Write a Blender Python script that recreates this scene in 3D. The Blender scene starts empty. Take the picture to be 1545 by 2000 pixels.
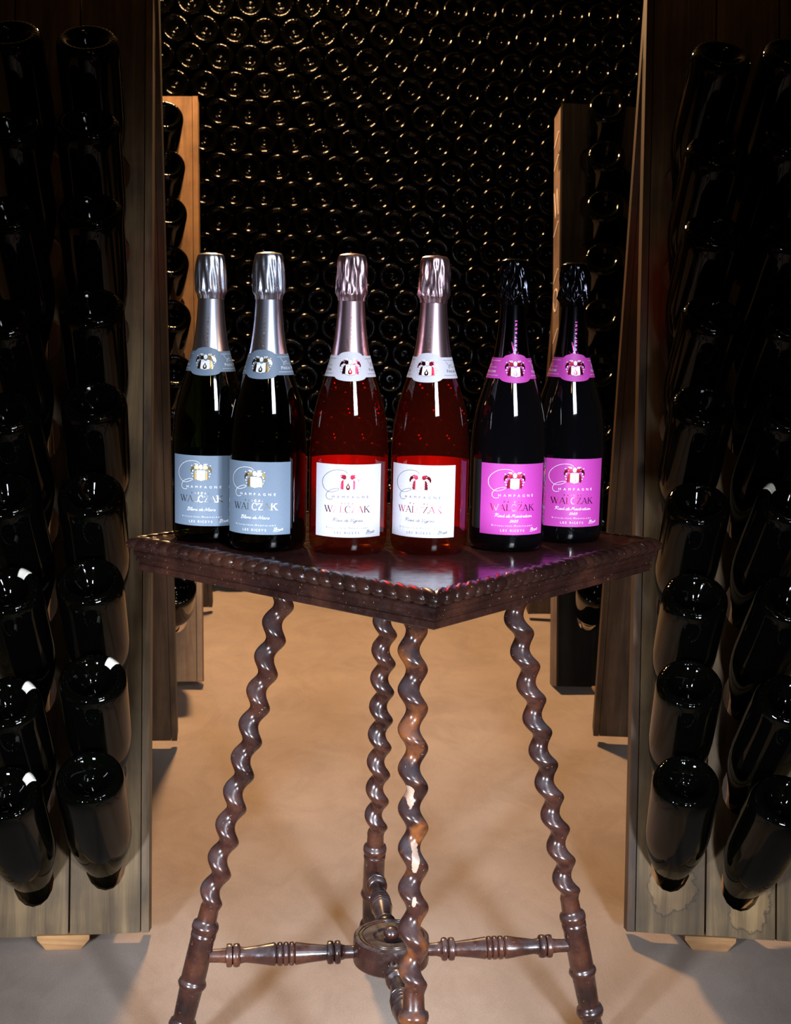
import bpy, bmesh, math, random
from math import sin, cos, pi, radians, sqrt
from mathutils import Vector, Matrix
random.seed(7)
S = bpy.context.scene
COL = S.collection

# ------------------------------------------------------------------ camera
FPX, PITCH, ROLL = 2624.6, .1453, .0216
HT = .62                      # table top height
ZC = HT + .2453               # camera height
FW = Vector((0, cos(PITCH), -sin(PITCH)))
UP = Vector((0, sin(PITCH), cos(PITCH)))
RT = Vector((1, 0, 0))
CAM = Vector((0, 0, ZC))
cd = bpy.data.cameras.new('camera'); cam = bpy.data.objects.new('camera', cd); COL.objects.link(cam)
cd.sensor_fit = 'VERTICAL'; cd.sensor_height = 24; cd.sensor_width = 24
cd.lens = FPX * 24 / 2000
cd.clip_start = .02; cd.clip_end = 60
rc = RT * cos(ROLL) + UP * sin(ROLL); uc = UP * cos(ROLL) - RT * sin(ROLL)
cam.matrix_world = Matrix(((rc.x, uc.x, -FW.x, 0), (rc.y, uc.y, -FW.y, 0), (rc.z, uc.z, -FW.z, ZC), (0, 0, 0, 1)))
cd.dof.use_dof = True; cd.dof.focus_distance = 1.40; cd.dof.aperture_fstop = 15
S.camera = cam

def ray(px, py):
    a, b = px - 772.5, py - 1000
    c, s = cos(ROLL), sin(ROLL)
    return FW + RT * ((a * c + b * s) / FPX) - UP * ((-a * s + b * c) / FPX)
def at_y(px, py, Y):
    d = ray(px, py); return CAM + d * (Y / d.y)
def to_px(P):
    X = P - CAM; w = X.dot(FW); u = X.dot(RT) / w * FPX; v = -X.dot(UP) / w * FPX
    return (772.5 + u * cos(ROLL) - v * sin(ROLL), 1000 + u * sin(ROLL) + v * cos(ROLL))

# ------------------------------------------------------------------ world, lights, exposure
S.view_settings.view_transform = 'Standard'; S.view_settings.look = 'None'
S.view_settings.exposure = 0.0; S.view_settings.gamma = 1; S.view_settings.use_curve_mapping = False
wd = bpy.data.worlds.new('cellar_air'); S.world = wd; wd.use_nodes = True
wd.node_tree.nodes['Background'].inputs[0].default_value = (.8, .85, 1, 1)
wd.node_tree.nodes['Background'].inputs[1].default_value = .0005

def area(name, loc, target, sx, sy, power, col, spread=180):
    l = bpy.data.lights.new(name, 'AREA'); l.shape = 'RECTANGLE'; l.size = sx; l.size_y = sy
    l.energy = power; l.color = col; l.spread = radians(spread)
    o = bpy.data.objects.new(name, l); COL.objects.link(o); o.location = loc
    o.rotation_euler = (Vector(target) - Vector(loc)).to_track_quat('-Z', 'Y').to_euler()
    return o
COOL = (.80, .88, 1.0)
WARM = (1.0, .59, .275)
area('led_panel', (-.66, .22, .45), (-.12, 1.50, .26), .11, .18, 4.4, COOL, 54)
area('led_panel', (.50, .22, .45), (.10, 1.50, .26), .11, .18, 4.0, COOL, 54)
area('softbox', (.46, .18, 1.42), (0, 1.42, .74), .30, .50, 1.5, COOL, 38)
def bulb(name, loc, power, col, rad):
    l = bpy.data.lights.new(name, 'POINT'); l.energy = power; l.color = col; l.shadow_soft_size = rad
    o = bpy.data.objects.new(name, l); COL.objects.link(o); o.location = loc
bulb('ceiling_bulb', (-.42, 3.42, 2.15), 235, WARM, .09)
for y_ in (.55, -.25, -1.05):      # weak row of bulbs above the near end of the aisle
    bulb('aisle_bulb', (.12, y_, 2.45), 1.6, WARM, .028)

# ------------------------------------------------------------------ node helpers
class NT:
    def __init__(s, name):
        s.m = bpy.data.materials.new(name); s.m.use_nodes = True
        s.t = s.m.node_tree; s.b = s.t.nodes['Principled BSDF']; s.out = s.t.nodes['Material Output']
    def n(s, typ, **kw):
        x = s.t.nodes.new(typ)
        for k, v in kw.items():
            if k in x.inputs.keys(): x.inputs[k].default_value = v
            else: setattr(x, k, v)
        return x
    def l(s, a, b): s.t.links.new(a, b)
    def ramp(s, fac, stops):
        r = s.n('ShaderNodeValToRGB'); e = r.color_ramp.elements
        while len(e) < len(stops): e.new(.5)
        for q, (p, c) in zip(e, stops):
            q.position = p; q.color = (*c, 1) if len(c) == 3 else c
        s.l(fac, r.inputs[0]); return r.outputs[0]
    def mix(s, fac, a, b, mode='MIX'):
        x = s.n('ShaderNodeMix', data_type='RGBA', blend_type=mode)
        if isinstance(fac, (int, float)): x.inputs[0].default_value = fac
        else: s.l(fac, x.inputs[0])
        for i, v in ((6, a), (7, b)):
            if isinstance(v, tuple): x.inputs[i].default_value = (*v, 1)
            else: s.l(v, x.inputs[i])
        return x.outputs[2]
    def coords(s, scale=(1, 1, 1), kind='Object', loc=(0, 0, 0)):
        tc = s.n('ShaderNodeTexCoord'); mp = s.n('ShaderNodeMapping')
        mp.inputs['Scale'].default_value = scale; mp.inputs['Location'].default_value = loc
        s.l(tc.outputs[kind], mp.inputs[0]); return mp.outputs[0]
    def noise(s, vec, scale, detail=4, rough=.55, dist=0):
        x = s.n('ShaderNodeTexNoise'); x.inputs['Scale'].default_value = scale; x.inputs['Detail'].default_value = detail
        x.inputs['Roughness'].default_value = rough; x.inputs['Distortion'].default_value = dist
        s.l(vec, x.inputs['Vector']); return x.outputs['Fac']
    def bump(s, h, strength, dist=.002):
        x = s.n('ShaderNodeBump'); x.inputs['Strength'].default_value = strength; x.inputs['Distance'].default_value = dist
        s.l(h, x.inputs['Height']); s.l(x.outputs[0], s.b.inputs['Normal']); return x

def plain(name, col, rough=.5, metal=0, spec=.5, coat=0):
    t = NT(name); t.b.inputs['Base Color'].default_value = (*col, 1); t.b.inputs['Roughness'].default_value = rough
    t.b.inputs['Metallic'].default_value = metal; t.b.inputs['Specular IOR Level'].default_value = spec
    t.b.inputs['Coat Weight'].default_value = coat; t.b.inputs['Coat Roughness'].default_value = .05
    return t.m

def wood(name, c0, c1, c2, rough=.6, grain=(30, 30, 2.2), stains=(), offset=(0, 0, 0), spec=.3):
    """old cellar timber; grain runs along local Z; stains = pale dried-out patches (x, z, radius)"""
    t = NT(name)
    v = t.coords(grain, loc=offset)
    g = t.noise(v, 1.6, 6, .65, .6)
    big = t.noise(t.coords((1, 1, 1), loc=offset), 6, 4, .6)
    col = t.ramp(g, [(.25, c0), (.5, c1), (.78, c2)])
    blot = t.ramp(big, [(.35, (.45, .42, .40)), (.62, (1.12, 1.1, 1.05))])
    col = t.mix(.8, col, blot, 'MULTIPLY')
    if stains:
        tc = t.n('ShaderNodeTexCoord'); sx = t.n('ShaderNodeSeparateXYZ'); t.l(tc.outputs['Object'], sx.inputs[0])
        nz = t.noise(t.coords((1, 1, 1)), 26, 4, .6)
        for (x, z, r, sq) in stains:
            def m(op, a, b):
                q = t.n('ShaderNodeMath', operation=op)
                for i, w in enumerate((a, b)):
                    if isinstance(w, (int, float)): q.inputs[i].default_value = w
                    else: t.l(w, q.inputs[i])
                return q.outputs[0]
            dx = m('SUBTRACT', sx.outputs[0], x); dz = m('MULTIPLY', m('SUBTRACT', sx.outputs[2], z), sq)
            d = m('SQRT', m('ADD', m('MULTIPLY', dx, dx), m('MULTIPLY', dz, dz)), 0)
            d = m('ADD', m('DIVIDE', d, r), m('MULTIPLY', m('SUBTRACT', nz, .5), 1.5))
            tone = t.ramp(d, [(.0, (1.45, 1.42, 1.38)), (.86, (1.45, 1.42, 1.38)), (.93, (.5, .48, .45)), (1.0, (1, 1, 1))])
            col = t.mix(1, col, tone, 'MULTIPLY')
    t.l(col, t.b.inputs['Base Color']); t.b.inputs['Roughness'].default_value = rough
    t.b.inputs['Specular IOR Level'].default_value = spec
    t.bump(g, .5, .0015)
    return t.m

def mahogany(name, rough=.22, chips=False, dusty_sheen=True, base=((.008, .003, .0026), (.030, .0095, .0065), (.085, .027, .012))):
    t = NT(name)
    v = t.coords((14, 14, 14))
    n1 = t.noise(v, 1.3, 4, .6); n2 = t.noise(t.coords((1, 1, 1)), 120, 3, .6); n3 = t.noise(t.coords((1, 1, 1)), 330, 2, .5)
    col = t.ramp(n1, [(.3, base[0]), (.52, base[1]), (.74, base[2])])
    dust = t.ramp(n3, [(.0, (0, 0, 0)), (.70, (0, 0, 0)), (.78, (1, 1, 1))])
    col = t.mix(dust, col, (.30, .20, .12))
    rr = t.ramp(n2, [(.3, (rough * .7,) * 3), (.7, (rough * 1.5,) * 3)])
    if chips:   # varnish flaked off the front leg in two places
        tc = t.n('ShaderNodeTexCoord'); sp = t.n('ShaderNodeSeparateXYZ'); t.l(tc.outputs['Object'], sp.inputs[0])
        nz = t.noise(t.coords((1, 1, 1)), 60, 4, .6)
        def m(op, a, b=0.):
            q = t.n('ShaderNodeMath', operation=op)
            for i, w in enumerate((a, b)):
                if isinstance(w, (int, float)): q.inputs[i].default_value = w
                else: t.l(w, q.inputs[i])
            return q.outputs[0]
        for (x, z, rx, rz) in chips:
            dx = m('DIVIDE', m('SUBTRACT', sp.outputs[0], x), rx); dz = m('DIVIDE', m('SUBTRACT', sp.outputs[2], z), rz)
            d = m('ADD', m('SQRT', m('ADD', m('MULTIPLY', dx, dx), m('MULTIPLY', dz, dz))), m('MULTIPLY', m('SUBTRACT', nz, .5), 2.2))
            k = t.ramp(d, [(.0, (1, 1, 1)), (.74, (1, 1, 1)), (.80, (0, 0, 0))])
            col = t.mix(k, col, (.34, .23, .165))
        wr = t.noise(t.coords((1, 1, 1)), 34, 3, .5)
        k = t.ramp(wr, [(.50, (0, 0, 0)), (.66, (.75, .75, .75))])
        col = t.mix(k, col, (.20, .062, .016))
    if dusty_sheen:                  # dust plus a soft bluish highlight painted on upward-facing turnings
        ge = t.n('ShaderNodeNewGeometry'); sn = t.n('ShaderNodeSeparateXYZ'); t.l(ge.outputs['Normal'], sn.inputs[0])
        nz_ = t.noise(t.coords((1, 1, 1)), 45, 3, .6)
        mu = t.n('ShaderNodeMath', operation='MULTIPLY'); t.l(t.ramp(sn.outputs[2], [(.15, (0, 0, 0)), (.85, (1, 1, 1))]), mu.inputs[0]); t.l(t.ramp(nz_, [(.3, (.03,) * 3), (.7, (.38,) * 3)]), mu.inputs[1])
        col = t.mix(mu.outputs[0], col, (.115, .118, .135))
        rr = t.mix(mu.outputs[0], rr, (.55, .55, .55))
    t.l(col, t.b.inputs['Base Color']); t.l(rr, t.b.inputs['Roughness'])
    t.b.inputs['Specular IOR Level'].default_value = .55
    t.bump(n2, .10, .0006)
    return t.m

def glass(name, tint, spec=1.0, veil=None, base=None):
    """thin coloured bottle glass: tinted see-through plus a glossy skin"""
    t = NT(name); t.t.nodes.remove(t.b)
    tr = t.n('ShaderNodeBsdfTransparent'); tr.inputs[0].default_value = (*tint, 1)
    if base:                     # thick glass of the foot, below the wine
        tc = t.n('ShaderNodeTexCoord'); sp = t.n('ShaderNodeSeparateXYZ'); t.l(tc.outputs['Object'], sp.inputs[0])
        mr_ = t.n('ShaderNodeMapRange'); mr_.inputs['From Min'].default_value = .014; mr_.inputs['From Max'].default_value = .022; t.l(sp.outputs[2], mr_.inputs[0])
        t.l(t.mix(mr_.outputs[0], base, tint), tr.inputs[0])
    body = tr
    if veil:
        df = t.n('ShaderNodeBsdfDiffuse'); df.inputs[0].default_value = (*veil[0], 1)
        vm = t.n('ShaderNodeMixShader'); vm.inputs[0].default_value = veil[1]; t.l(tr.outputs[0], vm.inputs[1]); t.l(df.outputs[0], vm.inputs[2]); body = vm
    gl = t.n('ShaderNodeBsdfGlossy'); gl.inputs['Roughness'].default_value = .03; gl.inputs['Color'].default_value = (1, 1, 1, 1)
    fr = t.n('ShaderNodeFresnel'); fr.inputs['IOR'].default_value = 1.5
    geo = t.n('ShaderNodeNewGeometry')
    k = t.n('ShaderNodeMath', operation='MULTIPLY'); k.inputs[1].default_value = spec
    inv = t.n('ShaderNodeMath', operation='SUBTRACT'); inv.inputs[0].default_value = 1; t.l(geo.outputs['Backfacing'], inv.inputs[1])
    k2 = t.n('ShaderNodeMath', operation='MULTIPLY')
    t.l(fr.outputs[0], k.inputs[0]); t.l(k.outputs[0], k2.inputs[0]); t.l(inv.outputs[0], k2.inputs[1])
    mx = t.n('ShaderNodeMixShader'); t.l(k2.outputs[0], mx.inputs[0]); t.l(body.outputs[0], mx.inputs[1]); t.l(gl.outputs[0], mx.inputs[2])
    t.l(mx.outputs[0], t.out.inputs[0]); return t.m

def foil(name, col, rough=.28):
    t = NT(name); t.b.inputs['Base Color'].default_value = (*col, 1); t.b.inputs['Metallic'].default_value = 1
    t.b.inputs['Roughness'].default_value = rough
    return t.m

def paper(name, col):
    t = NT(name); n = t.noise(t.coords((1, 1, 1)), 900, 2, .5)
    c = t.ramp(n, [(.3, tuple(x * .94 for x in col)), (.7, tuple(min(1, x * 1.05) for x in col))])
    t.l(c, t.b.inputs['Base Color']); t.b.inputs['Roughness'].default_value = .55; return t.m

# ------------------------------------------------------------------ mesh helpers
class MB:
    def __init__(s): s.v = []; s.f = []
    def add(s, vs, fs):
        o = len(s.v); s.v += [tuple(x) for x in vs]; s.f += [tuple(i + o for i in f) for f in fs]
    def box(s, lo, hi, M=None):
        x0, y0, z0 = lo; x1, y1, z1 = hi
        vs = [Vector(p) for p in ((x0, y0, z0), (x1, y0, z0), (x1, y1, z0), (x0, y1, z0), (x0, y0, z1), (x1, y0, z1), (x1, y1, z1), (x0, y1, z1))]
        if M: vs = [M @ p for p in vs]
        s.add(vs, [(0, 3, 2, 1), (4, 5, 6, 7), (0, 1, 5, 4), (1, 2, 6, 5), (2, 3, 7, 6), (3, 0, 4, 7)])
    def rings(s, rings, close0=True, close1=True):
        o = len(s.v); n = len(rings[0])
        for r in rings: s.v += [tuple(p) for p in r]
        for k in range(len(rings) - 1):
            for i in range(n):
                j = (i + 1) % n
                s.f.append((o + k * n + i, o + k * n + j, o + (k + 1) * n + j, o + (k + 1) * n + i))
        if close0: s.f.append(tuple(o + i for i in reversed(range(n))))
        if close1: s.f.append(tuple(o + (len(rings) - 1) * n + i for i in range(n)))
    def lathe(s, prof, n=48, disp=None, c0=True, c1=True):
        R = []
        for (r, z) in prof:
            R.append([((r + (disp(2 * pi * i / n, z) if disp else 0)) * sin(2 * pi * i / n),
                       -(r + (disp(2 * pi * i / n, z) if disp else 0)) * cos(2 * pi * i / n), z) for i in range(n)])
        s.rings(R, c0, c1)
    def build(s, name, mat, parent=None, smooth=True, angle=None):
        me = bpy.data.meshes.new(name); me.from_pydata(s.v, [], s.f); me.update()
        if mat: me.materials.append(mat)
        if smooth:
            me.polygons.foreach_set('use_smooth', [True] * len(me.polygons))
            if angle: me.set_sharp_from_angle(angle=radians(angle))
        o = bpy.data.objects.new(name, me); COL.objects.link(o)
        if parent: o.parent = parent
        return o
def link(name, me, parent=None):
    o = bpy.data.objects.new(name, me); COL.objects.link(o)
    if parent: o.parent = parent
    return o
def empty(name, loc=(0, 0, 0), rz=0):
    o = bpy.data.objects.new(name, None); COL.objects.link(o); o.location = loc; o.rotation_euler = (0, 0, rz)
    o.empty_display_size = .05; return o
def tag(o, label, cat, group=None, kind=None):
    if label: o['label'] = label
    if cat: o['category'] = cat
    if group: o['group'] = group
    if kind: o['kind'] = kind
    return o
def copy_tree(o, parent=None):
    c = o.copy(); COL.objects.link(c)
    if parent: c.parent = parent
    for ch in list(o.children): copy_tree(ch, c)
    return c
def catmull(pts, n=8):
    out = []
    P = [pts[0]] + list(pts) + [pts[-1]]
    for i in range(1, len(P) - 2):
        p0, p1, p2, p3 = P[i - 1], P[i], P[i + 1], P[i + 2]
        for k in range(n):
            t = k / n
            out.append(tuple(.5 * ((2 * b) + (-a + c) * t + (2 * a - 5 * b + 4 * c - d) * t * t + (-a + 3 * b - 3 * c + d) * t ** 3)
                             for a, b, c, d in zip(p0, p1, p2, p3)))
    out.append(tuple(pts[-1])); return out

# ------------------------------------------------------------------ the room
def floor_mat():
    t = NT('dusty_clay_floor')
    a = t.noise(t.coords((1, 1, 1)), 3.0, 6, .62, .4); b = t.noise(t.coords((1, 1, 1)), 420, 3, .6); c = t.noise(t.coords((1, .5, 1)), 9, 5, .7, 1.2)
    col = t.ramp(a, [(.3, (.36, .285, .235)), (.55, (.42, .335, .28)), (.75, (.475, .385, .32))])
    col = t.mix(.35, col, t.ramp(b, [(.35, (.72, .72, .72)), (.65, (1.15, 1.15, 1.15))]), 'MULTIPLY')
    col = t.mix(.5, col, t.ramp(c, [(.35, (.82, .80, .78)), (.55, (1.04, 1.04, 1.04))]), 'MULTIPLY')
    t.l(col, t.b.inputs['Base Color']); t.b.inputs['Roughness'].default_value = .85; t.b.inputs['Specular IOR Level'].default_value = .2
    t.bump(b, .25, .001); return t.m
def stone_mat():
    t = NT('dark_cellar_stone'); a = t.noise(t.coords((1, 1, 1)), 4, 6, .6)
    t.l(t.ramp(a, [(.3, (.02, .017, .014)), (.7, (.05, .042, .034))]), t.b.inputs['Base Color']); t.b.inputs['Roughness'].default_value = .95
    t.b.inputs['Specular IOR Level'].default_value = .1
    t.bump(a, .6, .02); return t.m
STONE = stone_mat()
def slab(name, lo, hi, mat):
    m = MB(); m.box(lo, hi); o = m.build(name, mat, smooth=False); o['kind'] = 'structure'; return o
slab('floor', (-2.4, -2.2, -.1), (2.4, 4.75, 0), floor_mat())
slab('wall_back', (-2.4, 4.6, 0), (2.4, 4.75, 2.7), STONE)
slab('wall_left', (-2.5, -2.2, 0), (-2.4, 4.75, 2.7), STONE)
slab('wall_right', (2.4, -2.2, 0), (2.5, 4.75, 2.7), STONE)
slab('wall_front', (-2.4, -2.3, 0), (2.4, -2.2, 2.7), STONE)
slab('ceiling', (-2.4, -2.2, 2.7), (2.4, 4.75, 2.8), STONE)

# ------------------------------------------------------------------ small table
MAHO = mahogany('dark_mahogany'); MAHO_TOP = mahogany('polished_mahogany_top', .14, dusty_sheen=False, base=((.020, .007, .007), (.040, .013, .012), (.062, .020, .017)))
MAHO_CHIP = mahogany('worn_mahogany', chips=((-.004, .395, .006, .016), (.000, .335, .005, .018), (-.001, .29, .003, .006)))
MAHO_RIM = mahogany('carved_mahogany', .26, dusty_sheen=False, base=((.008, .003, .0026), (.022, .008, .006), (.050, .017, .010)))
TC = (.0058, 1.472); TH = .109
RD = .2997; HALF = RD / sqrt(2)
table = empty('side_table', (TC[0], TC[1], 0), TH)
tag(table, 'dark mahogany side table with rope-carved square top and barley-twist legs', 'table')
def sq(x, y):     # square-aligned coords -> table coords (square turned 45 degrees)
    c = s = sqrt(.5); return (c * x - s * y, s * x + c * y)
m = MB(); hs = .2045
pr = [(hs - .003, HT - .014), (hs, HT - .012), (hs, HT - .001), (hs - .001, HT)]
m.rings([[(*sq(a * h, b * h), z) for a, b in ((-1, -1), (1, -1), (1, 1), (-1, 1))] for h, z in pr])
m.build('table_top', MAHO_TOP, table, smooth=False)
def side_pt(k, s, off, z):      # k-th side, s along, off outward distance from centre
    x, y = s, -off
    for _ in range(k): x, y = -y, x
    return (*sq(x, y), z)
for k in range(4):
    m = MB(); ns, na = 264, 13; R = []
    for i in range(ns + 1):
        u = -1 + 2 * i / ns; ring = []
        for j in range(na):
            ph = radians(-72) + radians(176) * j / (na - 1)     # from outer-lower round to inner top
            s0 = u * HALF; sl = .0075 * ((j / (na - 1)) - .45) * (1 if u > 0 else -1)
            q = (abs(s0) + (sl if u > 0 else -sl)) / .0165
            w = abs(sin(pi * q))
            r = .0072 + .0032 * w ** .4
            off = HALF - .0095 + r * cos(ph) * 1.0
            z = HT - .0062 + r * sin(ph) * .80
            ring.append(side_pt(k, u * off, off, z))
        ring.append(side_pt(k, u * (HALF - .013), HALF - .013, HT - .003))
        ring.append(side_pt(k, u * (HALF - .013), HALF - .013, HT - .0128))
        R.append(ring)
    m.rings(R); m.build('rope_moulding', MAHO_RIM, table, angle=50)
    m = MB()
    pf = [(.1945, HT - .0135), (.2055, HT - .0135), (.2065, HT - .0150), (.2065, HT - .0185), (.2040, HT - .0195), (.2045, HT - .0245), (.2020, HT - .0255), (.2020, HT - .0275), (.2035, HT - .0285), (.2035, HT - .0345), (.2025, HT - .0355), (.1945, HT - .0355)]
    m.rings([[side_pt(k, u * o_, o_, z) for o_, z in pf] for u in (-1, 1)])
    m.build('apron_board', MAHO_RIM, table, smooth=False)
m = MB(); m.rings([[(*sq(a * .194, b * .194), z) for a, b in ((-1, -1), (1, -1), (1, 1), (-1, 1))] for z in (HT - .030, HT - .0145)])
m.build('leg_mount', MAHO, table, smooth=False)
def leg_mesh(mat, ph0):
    """built upright along z (foot at 0); leaning is done by the object"""
    m = MB(); n = 20; R = []
    def ring(z, r, cx=0, cy=0): R.append([(cx + r * cos(2 * pi * i / n), cy + r * sin(2 * pi * i / n), z) for i in range(n)])
    for z, r in ((0, .0105), (.004, .0125), (.012, .0138), (.028, .0130), (.040, .0115), (.046, .0120), (.0475, .0150), (.0525, .0165), (.0575, .0150), (.059, .0122), (.062, .0125), (.080, .0130), (.098, .0135), (.1005, .0150), (.1045, .0166), (.1085, .0152), (.110, .0138), (.112, .0142), (.160, .0138), (.1625, .0145), (.1665, .0145), (.168, .0125), (.1705, .0150), (.1745, .0156), (.1785, .0148), (.180, .0118), (.184, .0112), (.196, .0108)):
        ring(z, r)
    per = .0398; z = .199; top = .605
    while z < top:
        e = min(1, (z - .196) / .014); e = e * e * (3 - 2 * e)
        ph = ph0 - 2 * pi * z / per
        ring(z, .0112 + .0002 * e, .0043 * e * cos(ph), .0043 * e * sin(ph)); z += per / 16
    m.rings(R); return m
RT_S, SLOPE = .222, .218
for k, nm in enumerate(('right', 'back', 'left', 'front')):
    a = pi / 2 * k; d = Vector((cos(a), sin(a), 0))
    foot = d * (RT_S + SLOPE * .133); ax = (Vector((0, 0, 1)) - d * SLOPE).normalized()
    lg = leg_mesh(None, [.6, 1.2, 0, .3][k]).build('leg', MAHO_CHIP if nm == 'front' else MAHO, table)
    lg.matrix_local = Matrix.Translation(foot) @ Vector((0, 0, 1)).rotation_difference(ax).to_matrix().to_4x4()
    if nm == 'front': lg['label'] = 'front twisted leg with flaked varnish'
    m = MB(); L = .164
    pf = [(0, .0073), (.09, .0078), (.128, .0085), (.133, .0128), (.15, .0135), (.168, .0128), (.174, .0098), (.180, .0128), (.2, .0136), (.218, .0128), (.226, .0095), (.26, .0085), (.35, .0105), (.45, .0132), (.462, .0128), (.470, .0102), (.478, .0130), (.494, .0136), (.508, .0130), (.514, .0106), (.520, .0130), (.535, .0136), (.548, .0130), (.554, .0106), (.560, .0130), (.575, .0136), (.586, .0130), (.592, .0108), (.6, .0128), (.7, .0105), (.81, .0086), (.82, .0128), (.838, .0135), (.855, .0128), (.862, .0098), (.870, .0128), (.885, .0136), (.903, .0128), (.911, .009), (.94, .0076), (1, .0073)]
    R = []; sd = Vector((-d.y, d.x, 0)); r0 = RT_S - .010
    for t_, r in pf:
        c = d * (r0 - t_ * L * 1.03) + Vector((0, 0, .1345))
        R.append([c + (sd * cos(2 * pi * i / 20) + Vector((0, 0, 1)) * sin(2 * pi * i / 20)) * r for i in range(20)])
    m.rings(R); m.build('stretcher', MAHO, table, angle=55)
m = MB(); zt = .154
m.lathe([(.0005, zt - .034), (.040, zt - .034), (.0437, zt - .031), (.0442, zt - .028), (.0442, zt - .005), (.0435, zt - .0015), (.0415, zt), (.0385, zt), (.038, zt - .0012), (.0372, zt - .0012), (.0367, zt), (.0345, zt), (.034, zt - .0012), (.0332, zt - .0012), (.0327, zt), (.021, zt - .0005), (.019, zt - .003), (.0005, zt - .0045)], 56)
hub = m.build('stretcher_hub', MAHO, table, angle=35)
m = MB(); m.lathe([(.004, zt - .0055), (.0045, zt - .003), (.0085, zt - .0015), (.0098, zt + .002), (.0085, zt + .0065), (.005, zt + .009), (.0006, zt + .0098)], 24); m.build('hub_knob', MAHO, hub)

# ------------------------------------------------------------------ champagne bottles on the table
PROF = [(.035, .0), (.0385, .0022), (.0402, .006), (.041, .012), (.041, .100), (.0408, .110), (.0402, .120), (.0391, .1315), (.0368, .1455), (.0338, .158), (.0300, .170), (.0262, .1815), (.0225, .193), (.0193, .2050), (.0172, .2170), (.0154, .2310), (.0141, .2460), (.0133, .2600), (.0132, .268)]
SPL = catmull([(r, z) for r, z in PROF[3:]], 4)
def rad(z):
    for (r0, z0), (r1, z1) in zip(SPL, SPL[1:]):
        if z0 <= z <= z1 and z1 > z0: return r0 + (r1 - r0) * (z - z0) / (z1 - z0)
    return .041 if z < .05 else .0132
def wrap(u, z, eps):              # u = arc angle
    r = rad(z) + eps; return (r * sin(u), -r * cos(u), z)
# label drawing coordinates: pixels of an enlarged view of the label, centre (735, 790)
def lu(x): return math.asin(max(-.97, min(.97, (x - 735) / 691.)))
def lz(y): return .057 - (y - 790) * .0000566
EPS = .0004
def strip_mesh(m, pts, widths, eps=EPS):
    """ribbon of given width along a 2-D path in label drawing coordinates"""
    for i, (x, y) in enumerate(pts):
        pass
    n = len(pts); L = []; Rr = []
    for i in range(n):
        a = pts[max(0, i - 1)]; b = pts[min(n - 1, i + 1)]
        dx, dy = b[0] - a[0], b[1] - a[1]; q = math.hypot(dx, dy) or 1
        w = (widths[i] if isinstance(widths, (list, tuple)) else widths) / 2
        L.append((pts[i][0] - dy / q * w, pts[i][1] + dx / q * w)); Rr.append((pts[i][0] + dy / q * w, pts[i][1] - dx / q * w))
    vs = [DRAW(x, y, eps) for x, y in L] + [DRAW(x, y, eps) for x, y in Rr]
    m.add(vs, [(i, i + 1, n + i + 1, n + i) for i in range(n - 1)])
def DRAW_LABEL(x, y, eps): return wrap(lu(x), lz(y), eps)
DRAW = DRAW_LABEL
def poly(m, pts, eps=EPS, cen=None):
    c = cen or (sum(p[0] for p in pts) / len(pts), sum(p[1] for p in pts) / len(pts))
    n = len(pts); m.add([DRAW(*p, eps) for p in pts] + [DRAW(*c, eps)], [((i + 1) % n, i, n) for i in range(n)])
def ell(cx, cy, rx, ry, n=14): return [(cx + rx * cos(2 * pi * i / n), cy + ry * sin(2 * pi * i / n)) for i in range(n)]
def sans(m, text, x0, x1, ybase, cap, eps=EPS, gap=1.0, small=None, bold=0.0):
    """built-in face, letters fitted between x0 and x1; small = scale of lowercase drawn as small capitals"""
    gl = []
    for ch in text:
        if ch == ' ': gl.append((None, .35, 1)); continue
        sc = 1
        if small and ch.islower(): sc = small; ch = ch.upper()
        cu = bpy.data.curves.new('glyph', 'FONT'); cu.body = ch; cu.size = 1; cu.offset = bold; cu.resolution_u = 3
        ob = bpy.data.objects.new('glyph', cu); COL.objects.link(ob)
        me = ob.to_mesh(); vs = [v.co.copy() for v in me.vertices]; fs = [tuple(p.vertices) for p in me.polygons]
        ob.to_mesh_clear(); bpy.data.objects.remove(ob); bpy.data.curves.remove(cu)
        lo = min(v.x for v in vs); hi = max(v.x for v in vs)
        gl.append(((vs, fs, lo), (hi - lo) * sc, sc))
    capu = .73; k = cap / capu
    tot = sum(g[1] for g in gl) * k; sp = (x1 - x0 - tot) / max(1, len(gl) - 1)
    x = x0
    for g, w, sc in gl:
        if g:
            vs, fs, lo = g
            m.add([DRAW(x + (v.x - lo) * k * sc, ybase - v.y * k * sc, eps) for v in vs], [tuple(reversed(f)) if False else f for f in fs])
        x += w * k + sp
SER = {'W': (1.30, [(.12, 1, .42, 0, .13), (.42, 0, .68, 1, .055), (.58, 1, .90, 0, .13), (.90, 0, 1.2, 1, .055)], [(.12, 1), (.58, 1), (1.2, 1)]),
       'A': (.95, [(.08, 0, .45, 1, .055), (.45, 1, .85, 0, .13), (.22, .34, .66, .34, .05)], [(.08, 0), (.85, 0)]),
       'L': (.78, [(.2, 0, .2, 1, .13), (.2, .025, .72, .025, .05), (.70, 0, .73, .25, .05)], [(.2, 1), (.2, 0)]),
       'Z': (.88, [(.1, .975, .76, .975, .05), (.70, .97, .14, .03, .12), (.08, .025, .78, .025, .05), (.1, .99, .08, .78, .05), (.78, .02, .80, .25, .05)], []),
       'K': (1.0, [(.2, 0, .2, 1, .13), (.24, .45, .76, 1, .055), (.40, .62, .86, 0, .13)], [(.2, 0), (.2, 1), (.76, 1), (.86, 0)])}
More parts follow.
